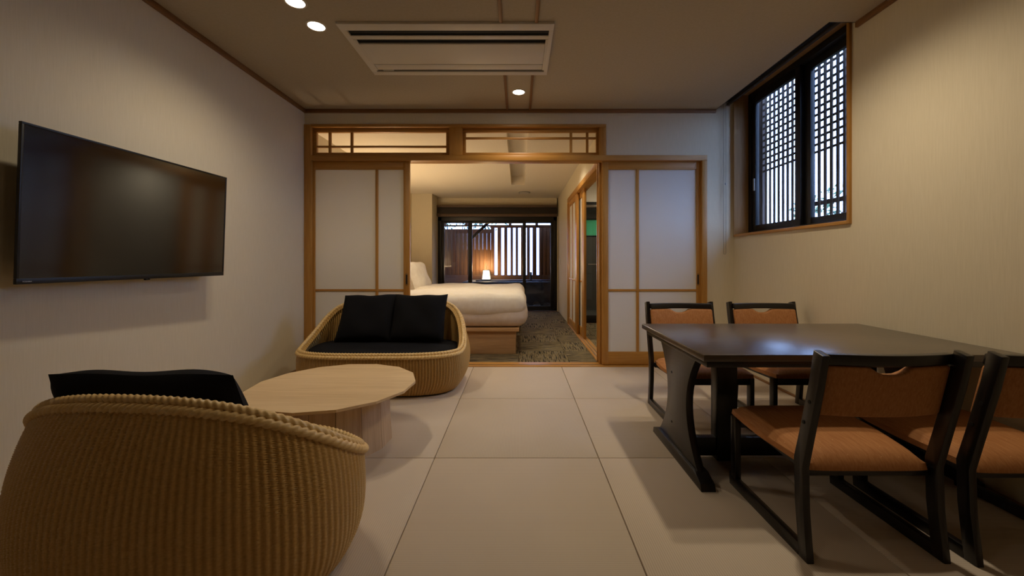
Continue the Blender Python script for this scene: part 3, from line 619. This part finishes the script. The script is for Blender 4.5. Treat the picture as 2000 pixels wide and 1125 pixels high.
# ------------------------------------------------------------------ television
B0, B1 = Vector((-1.904, 1.53, .893)), Vector((-1.873, 2.564, .893))
u = (B1 - B0).normalized(); W = (B1 - B0).length; up = Vector((.036, 0, 1)); up = (up - u * up.dot(u)).normalized(); nn = u.cross(up)
TH = .62
tv = thing('television', 'wide black flat television on the left wall', 'television', (0, 0, 0))
m = Matrix((u, up, nn)).transposed().to_4x4(); m.translation = (B0 + B1) / 2; tv.matrix_world = m
boxes('bezel', [bx(-W / 2, W / 2, 0, .022, -.010, .003), bx(-W / 2, W / 2, TH - .009, TH, -.010, .003), bx(-W / 2, -W / 2 + .009, .022, TH - .009, -.010, .003), bx(W / 2 - .009, W / 2, .022, TH - .009, -.010, .003)], 'tv_black', tv, .0015)
boxes('screen', [bx(-W / 2 + .009, W / 2 - .009, .022, TH - .009, -.008, .0012)], 'tv_screen', tv)
boxes('back_casing', [bx(-W / 2 + .09, W / 2 - .05, .03, TH - .08, -.05, -.010)], 'tv_black', tv, .008)
boxes('wall_bracket', [bx(-.2, .2, .15, .45, -.10, -.05)], 'tv_black', tv, .004)
boxes('sensor', [bx(.0, .012, -.007, 0, -.01, .002), bx(.018, .024, -.006, 0, -.01, .002)], 'tv_black', tv, .001)
tc = bpy.data.curves.new('logo', 'FONT'); tc.body = 'TOSHIBA'; tc.size = .0095; tc.extrude = .0003; tob = bpy.data.objects.new('logo_tmp', tc); C.objects.link(tob)
bpy.context.view_layer.update()
lme = bpy.data.meshes.new_from_object(tob.evaluated_get(bpy.context.evaluated_depsgraph_get())); C.objects.unlink(tob); bpy.data.objects.remove(tob)
lw = max(v.co.x for v in lme.vertices)
for v in lme.vertices: v.co.x *= .030 / lw; v.co.y *= .75
lme.materials.clear(); lme.materials.append(M['logo_silver']); lo = bpy.data.objects.new('logo', lme); C.objects.link(lo); lo.parent = tv; lo.location = (-W / 2 + .018, .0075, .0036); lo['label'] = 'small silver maker lettering'

# ------------------------------------------------------------------ rattan seats
def plan(t, a, b, n=2.7):
    c, s = math.cos(t), math.sin(t)
    return Vector((a * math.copysign(abs(c) ** (2 / n), c), b * math.copysign(abs(s) ** (2 / n), s), 0))
def arc_table(a, b, n, N_):
    K = 4000; pts = [plan(2 * math.pi * i / K, a, b, n) for i in range(K + 1)]; L = [0]
    for p, q in zip(pts, pts[1:]): L.append(L[-1] + (q - p).length)
    out = []; j = 0
    for i in range(N_):
        tgt = L[-1] * i / N_
        while L[j + 1] < tgt: j += 1
        out.append(2 * math.pi * (j + (tgt - L[j]) / max(1e-9, L[j + 1] - L[j])) / K)
    return out, L[-1]
def rattan_seat(name, label, cat, a, b, n, lo, hi, s0, s1, zb, ib, eb, it, et, loc, rotz):
    """woven tub facing local -y: superellipse plan, bulging profile, rim rising to the back"""
    t = thing(name, label, cat, (0, 0, 0))
    def inset(z):
        if z < zb: return ib * ((zb - z) / zb) ** eb
        return it * ((z - zb) / (.66 - zb)) ** et
    def rim(th): return lo + (hi - lo) * smoothstep(s0, s1, plan(th, 1, 1, n).y)
    CS = 6
    _, per = arc_table(a, b, n, 8); S = 2 * round(per / .0215 / 2); NC = S * CS; ts, _ = arc_table(a, b, n, NC)
    def shell(inner, rows_n, z_of, off):
        verts = []; faces = []; nr = rows_n * 2 + 1
        unit = [plan(th, 1, 1, n) for th in ts]; hs = [rim(th) for th in ts]
        for r in range(nr):
            k_ = r // 2; crest = r % 2; f = r / (nr - 1)
            for c in range(NC):
                z = z_of(f, hs[c]); cc = (c + f * 2.0) / CS
                st = .5 + .5 * math.cos(2 * math.pi * cc)                      # 1 on a stake, 0 between stakes
                alt = math.cos(math.pi * cc) * (1 if k_ % 2 else -1)
                dsp = (.0016 * st + .0007 * alt) if crest else (-.0006 * st - .0056 * (1 - st))
                if inner:
                    hh = hs[c]; ih = inset(hh); L_ = [(.0, -.004), (.015, .009), (.030, .008), (.044, -.006), (.055, -.030)]; bo = .062 + .15 * smoothstep(.0, .85, unit[c].y)
                    q = (1 - f) * 8
                    if q < 4: k0 = int(q); w = q - k0; o0, z0 = L_[k0]; o1, z1 = L_[k0 + 1]; i_ = ih + o0 + (o1 - o0) * w; z = hh + z0 + (z1 - z0) * w
                    else: w = (q - 4) / 4; i_ = (ih + .055) * (1 - w) + bo * w; z = (hh - .030) * (1 - w) + .22 * w
                    i_ -= dsp * .4; z += dsp * .6
                else: i_ = inset(z) - dsp
                verts.append((unit[c].x * (a - i_), unit[c].y * (b - i_), z))
        for r in range(nr - 1):
            for c in range(NC):
                q = (r * NC + c, r * NC + (c + 1) % NC, (r + 1) * NC + (c + 1) % NC, (r + 1) * NC + c)
                faces.append(q[::-1] if inner else q)
        return verts, faces
    def raw(nm, vf, mat):
        me = bpy.data.meshes.new(nm); me.from_pydata(vf[0], [], vf[1]); me.materials.append(M[mat]); me.shade_smooth()
        o = bpy.data.objects.new(nm, me); C.objects.link(o); o.parent = t; return o
    raw('woven_shell', shell(False, 90, lambda s, hh: .012 + (hh - .012) * s, 0), 'rattan')
    raw('woven_lining', shell(True, 64, lambda s, hh: .22 + (hh - .22) * s, .045), 'rattan')
    def rope(nm, rad, off, dz, tw, lob, NCs):
        tt, pl = arc_table(a, b, n, NCs); verts = []; faces = []; sg = 14; cen = []
        for th in tt:
            hh = rim(th); i_ = inset(hh) + off; p = plan(th, a - i_, b - i_, n); p.z = hh + dz; cen.append(p)
        turns = round(pl / .070)
        for i in range(NCs):
            d = (cen[(i + 1) % NCs] - cen[i - 1]).normalized(); sd = d.cross(Vector((0, 0, 1))).normalized(); uu = sd.cross(d)
            tws = tw * 2 * math.pi * turns * i / NCs
            for q in range(sg):
                fi = 2 * math.pi * q / sg; rr = rad * (.72 + .38 * abs(math.cos(lob * (fi - tws) / 2)))
                verts.append(tuple(cen[i] + (sd * math.cos(fi) + uu * math.sin(fi)) * rr))
        for i in range(NCs):
            for q in range(sg):
                j = (i + 1) % NCs; faces.append((i * sg + q, j * sg + q, j * sg + (q + 1) % sg, i * sg + (q + 1) % sg))
        raw(nm, (verts, faces), 'rattan_braid')
    NR = int(per / .0028)
    rope('rim_braid', .0135, -.004, -.010, 1, 3, NR); rope('rim_braid', .0135, .010, .008, -1, 3, NR)
    bm = bmesh.new(); ring = [plan(th, a - .07, b - .07, n) for th in ts[::CS]]
    add_prism(bm, [(p.x, p.y) for p in ring], 'z', .20, .235); link_mesh('seat_deck', bm, 'rattan', t)
    bm = bmesh.new(); ring = [plan(th, a - ib - .012, b - ib - .012, n) for th in ts[::CS]]
    add_prism(bm, [(p.x, p.y) for p in ring], 'z', 0, .02); link_mesh('foot_ring', bm, 'slot_black', t)
    t.location = loc; t.rotation_euler = (0, 0, rotz)
    return t
def seat_pad(label, a, b, loc, rotz, zb, th, back_cut=0.0):
    bm = bmesh.new(); K = 72; prof = [(0.03, 0), (0.008, .012), (0, th * .5), (.010, th - .014), (.035, th), (.12, th + .008)]
    rings = [[bm.verts.new((plan(2 * math.pi * q / K, a - i_, b - i_).x, plan(2 * math.pi * q / K, a - i_, b - i_).y, z_)) for q in range(K)] for (i_, z_) in prof]
    for r0, r1 in zip(rings, rings[1:]):
        for q in range(K): bm.faces.new((r0[q], r0[(q + 1) % K], r1[(q + 1) % K], r1[q]))
    bm.faces.new(rings[0][::-1]); bm.faces.new(rings[-1])
    o = link_mesh('seat_cushion', bm, 'black_fabric', None, (0, 0, 0)); o.location = (loc[0], loc[1], zb); o.rotation_euler = (0, 0, rotz)
    return meta(o, label, 'cushion', 'black seat cushions')
SX, SY = -1.0433, 3.2469
rattan_seat('loveseat', 'two-seat rattan tub sofa facing the viewer before the sliding doors', 'sofa', .6405, .4171, 3.446, .313, .654, -.638, 1.196, .2405, .0871, 2.80, .129, 1.453, (SX, SY, 0), 0.0)
seat_pad('flat black seat cushion inside the two-seat rattan sofa',   .582, .345, (SX - .01, SY - .01), 0, .240, .080)
PG = 'black pillows on the rattan seats'
place(cushion_bm(.455, .40, .13, .045, .004, 1), 'throw_pillow', 'black_fabric', 'black square pillow, left one on the rattan sofa', 'pillow', PG, (-1.245, SY + .12), basis((1, .02, .02), (.06, .40, .9), (-1.252, SY + .10, .520)))
place(cushion_bm(.455, .40, .13, .045, .004, 2), 'throw_pillow', 'black_fabric', 'black square pillow, right one on the rattan sofa', 'pillow', PG, (-.835, SY + .12), basis((1, -.08, .015), (0.015, .40, .9), (-.822, SY + .085, .522)))
HX, HY = -1.038, 1.336
rattan_seat('tub_chair', 'rattan tub armchair in the foreground with its back to the viewer', 'armchair', .514, .345, 2.25, .30, .630, -.781, 1.419, .224, .062, 2.77, .128, 2.1, (HX, HY, 0), math.pi - .072)
seat_pad('flat black seat cushion inside the foreground rattan armchair', .425, .255, (HX, HY), math.pi - .072, .236, .080)
place(cushion_bm(.56, .38, .13, .018, .003, 5), 'throw_pillow', 'black_fabric', 'black pillow showing over the back of the foreground armchair', 'pillow', PG, (HX, HY - .1), basis((-1, .05, -.01), (0, -.44, .90), (HX - .055, 1.248, .486)))

# ------------------------------------------------------------------ coffee table
TX, TY = -1.004, 2.211
ct = thing('coffee_table', 'low pale oak coffee table with a many-sided round top', 'coffee table', (TX, TY, 0))
ang = [math.radians(7 + 24 * i) for i in range(15)]
bm = bmesh.new()
def ngon(r, z): return [bm.verts.new((TX + r * math.cos(a), TY + r * math.sin(a), z)) for a in ang]
r0, r1, r2 = ngon(.395, .288), ngon(.43, .300), ngon(.43, .313)
bm.faces.new(r0[::-1]); bm.faces.new(r2)
for p, q in ((r0, r1), (r1, r2)):
    for i in range(15): bm.faces.new((p[i], p[(i + 1) % 15], q[(i + 1) % 15], q[i]))
link_mesh('top', bm, 'table_oak', ct, smooth=False)
for i in range(15):
    bm = bmesh.new(); a0, a1 = ang[i] + .004, ang[(i + 1) % 15] - .004
    pts = []
    for (r, z) in ((.302, 0), (.286, .288)):
        for rr in (r, r - .025):
            for a in (a0, a1): pts.append(bm.verts.new((TX + rr * math.cos(a), TY + rr * math.sin(a), z)))
    o0, o1, i0, i1, p0, p1, q0, q1 = pts
    for f in ((o0, o1, p1, p0), (i1, i0, q0, q1), (o0, p0, q0, i0), (o1, i1, q1, p1), (o0, i0, i1, o1), (p0, p1, q1, q0)): bm.faces.new(f)
    bmesh.ops.recalc_face_normals(bm, faces=bm.faces)
    link_mesh('base_stave', bm, 'table_base_oak', ct, smooth=False)
bm = bmesh.new(); add_cyl(bm, (TX, TY), .27, .255, .004, .287, 15); link_mesh('base_core', bm, 'table_base_oak', ct, smooth=False)

# ------------------------------------------------------------------ dining table
DX0, DX1, DY0, DY1, DZ = .725, 2.0, 1.584, 2.383, .615
dt = thing('dining_table', 'dark brown rectangular dining table against the right wall', 'table', ((DX0 + DX1) / 2, (DY0 + DY1) / 2, 0))
boxes('tabletop', [bx(DX0, DX1, DY0, DY1, DZ - .028, DZ)], 'dark_tabletop', dt, .004)
boxes('apron', [bx(DX0 + .022, DX1 - .01, DY0 + .022, DY1 - .022, DZ - .056, DZ - .028)], 'dark_lacquer', dt, .003)
def end_panel(x0, x1):
    yc = (DY0 + DY1) / 2 + .045; zs = [i / 24 for i in range(25)]; z0, z1 = .05, DZ - .056
    hw = lambda s: .118 + .122 * abs(2 * s - 1) ** 2.0
    L = [(yc - hw(s), z0 + (z1 - z0) * s) for s in zs]; Rr = [(yc + hw(s), z0 + (z1 - z0) * s) for s in reversed(zs)]
    bm = bmesh.new(); add_prism(bm, L + Rr, 'x', x0, x1, .003); pnl = link_mesh('end_panel', bm, 'dark_lacquer', dt)
    xf = x0 if x0 < 1.3 else x1
    for zz in (.155, .41):
        bm = bmesh.new(); add_tube(bm, [(xf - .0015, yc + .06, zz), (xf + .002, yc + .06, zz)], .006, 12); link_mesh('screw_cap', bm, 'slot_black', pnl)
    xm = (x0 + x1) / 2
    bm = bmesh.new(); add_prism(bm, [(yc - .31, 0), (yc + .31, 0), (yc + .30, .03), (yc + .24, .052), (yc - .24, .052), (yc - .30, .03)], 'x', xm - (.032 if xm < 1.3 else .022), xm + (.032 if xm < 1.3 else .022), .003); link_mesh('foot', bm, 'dark_lacquer', dt)
end_panel(.79, .825); end_panel(1.955, 1.985)
for px in (.975, 1.66): boxes('post', [bx(px, px + .10, 1.985, 2.055, .0, DZ - .056)], 'dark_lacquer', dt, .004)
boxes('stretcher', [bx(.825, 1.955, 2.0, 2.04, .02, .11)], 'dark_lacquer', dt, .003)

# ------------------------------------------------------------------ dining chairs (front towards local +y)
def make_chair(label):
    t = thing('dining_chair', label, 'chair', (0, 0, 0), 'low dining chairs at the dark table')
    W2 = .222; pw = .026
    for s in (-1, 1):
        xa, xb = (s * W2 - pw / 2, s * W2 + pw / 2)
        # rear post: bent profile in the y-z plane
        prof_b = [(-.250, 0), (-.232, .16), (-.228, .30), (-.252, .40), (-.296, .58), (-.318, .690)]
        prof_f = [(-.278, .700), (-.258, .60), (-.213, .42), (-.186, .32), (-.190, .18), (-.210, 0)]
        bm = bmesh.new(); add_prism(bm, prof_b + prof_f, 'x', xa, xb, .004); p = link_mesh('rear_post', bm, 'dark_lacquer', t)
        for (yy, zz) in ((-.262, .53), (-.236, .455)):
            bm = bmesh.new(); xo = s * (W2 + pw / 2); add_tube(bm, [(xo - .002, yy, zz), (xo + .0015, yy, zz)], .006, 10); link_mesh('screw_cap', bm, 'slot_black', p)
        boxes('front_leg', [bx(xa, xb, .182, .222, .04, .306)], 'dark_lacquer', t, .004)
        bm = bmesh.new(); add_prism(bm, [(-.21, 0), (.232, 0), (.236, .052), (.17, .042), (-.21, .042)], 'x', xa, xb, .004); link_mesh('runner', bm, 'dark_lacquer', t)
        bm = bmesh.new(); add_prism(bm, [(-.19, .268), (.185, .282), (.185, .306), (-.19, .294)], 'x', s * .190 - .013, s * .190 + .013, .002); link_mesh('side_rail', bm, 'dark_lacquer', t)
    boxes('front_rail', [bx(-.207, .207, .186, .214, .262, .300)], 'dark_lacquer', t, .003)
    boxes('rear_rail', [bx(-.207, .207, -.205, -.178, .262, .293)], 'dark_lacquer', t, .003)
    # seat pad
    bm = bmesh.new(); n = 18; top = []; bot = []
    for i in range(n + 1):
        for j in range(n + 1):
            u_, v_ = -1 + 2 * i / n, -1 + 2 * j / n
            wv = .205 + .027 * smoothstep(-1, .2, v_); x = wv * u_ * (1 - .02 * abs(v_) ** 6); y = .012 + .228 * v_ * (1 - .03 * abs(u_) ** 6)
            ed = (max(0, 1 - abs(u_) ** 5) * max(0, 1 - abs(v_) ** 5)) ** .5
            zb = .300 + .012 * v_
            top.append(bm.verts.new((x * (1 - .018 * abs(u_) ** 8), y - .006 * math.copysign(abs(v_) ** 8, v_), zb + .017 + .034 * ed))); bot.append(bm.verts.new((x * .985, y, zb - .004)))
    id_ = lambda i, j: i * (n + 1) + j
    for i in range(n):
        for j in range(n):
            bm.faces.new((top[id_(i, j)], top[id_(i + 1, j)], top[id_(i + 1, j + 1)], top[id_(i, j + 1)]))
            bm.faces.new((bot[id_(i, j)], bot[id_(i, j + 1)], bot[id_(i + 1, j + 1)], bot[id_(i + 1, j)]))
    for i in range(n):
        for (a_, b_) in (((i, 0), (i + 1, 0)), ((n, i), (n, i + 1)), ((n - i, n), (n - i - 1, n)), ((0, n - i), (0, n - i - 1))):
            A, B = id_(*a_), id_(*b_); bm.faces.new((bot[A], bot[B], top[B], top[A]))
    link_mesh('seat', bm, 'orange_fabric', t)
    # curved top rail and back pad
    hw = W2 - pw / 2 + .003; K = 20
    def bow(x): return -.030 * (1 - (x / hw) ** 2)
    def yz(z): return -.205 - .225 * (z - .42)         # centre line of the leaning post
    def curved(nm, z_lo, z_hi, th, mat, bev=0.0):
        bm = bmesh.new(); V = []
        for i in range(K + 1):
            x = -hw + 2 * hw * i / K; zl, zh = z_lo(x), z_hi(x)
            row = []
            for (z, o_) in ((zl, th / 2), (zh, th / 2), (zh, -th / 2), (zl, -th / 2)): row.append(bm.verts.new((x, yz(z) + bow(x) + o_, z)))
            V.append(row)
        for r0_, r1_ in zip(V, V[1:]):
            for q in range(4): bm.faces.new((r0_[q], r1_[q], r1_[(q + 1) % 4], r0_[(q + 1) % 4]))
        bm.faces.new(V[0]); bm.faces.new(V[-1][::-1]); bmesh.ops.recalc_face_normals(bm, faces=bm.faces)
        es = [e for e in bm.edges if len(e.link_faces) == 2 and e.calc_face_angle(0) > 1.0]
        bmesh.ops.bevel(bm, geom=es, offset=bev, segments=3, affect='EDGES', profile=.5)
        return link_mesh(nm, bm, mat, t)
    curved('top_rail', lambda x: .652, lambda x: .688, .030, 'dark_lacquer', .004)
    curved('back_pad', lambda x: .478, lambda x: .650 - .026 * math.exp(-(x / .052) ** 4), .034, 'orange_fabric', .011)
    return t
c0 = make_chair('orange padded dark wood chair in front of the table, nearer the room centre')
c0.location = (1.168, 1.560, 0)
dup(c0, (1.702, 1.545, 0), 0, 'orange padded dark wood chair in front of the table, cut by the picture edge')
dup(c0, (1.130, 2.560, 0), math.pi, 'orange padded dark wood chair behind the table, nearer the paper doors')
dup(c0, (1.708, 2.560, 0), math.pi, 'orange padded dark wood chair behind the table, below the window')
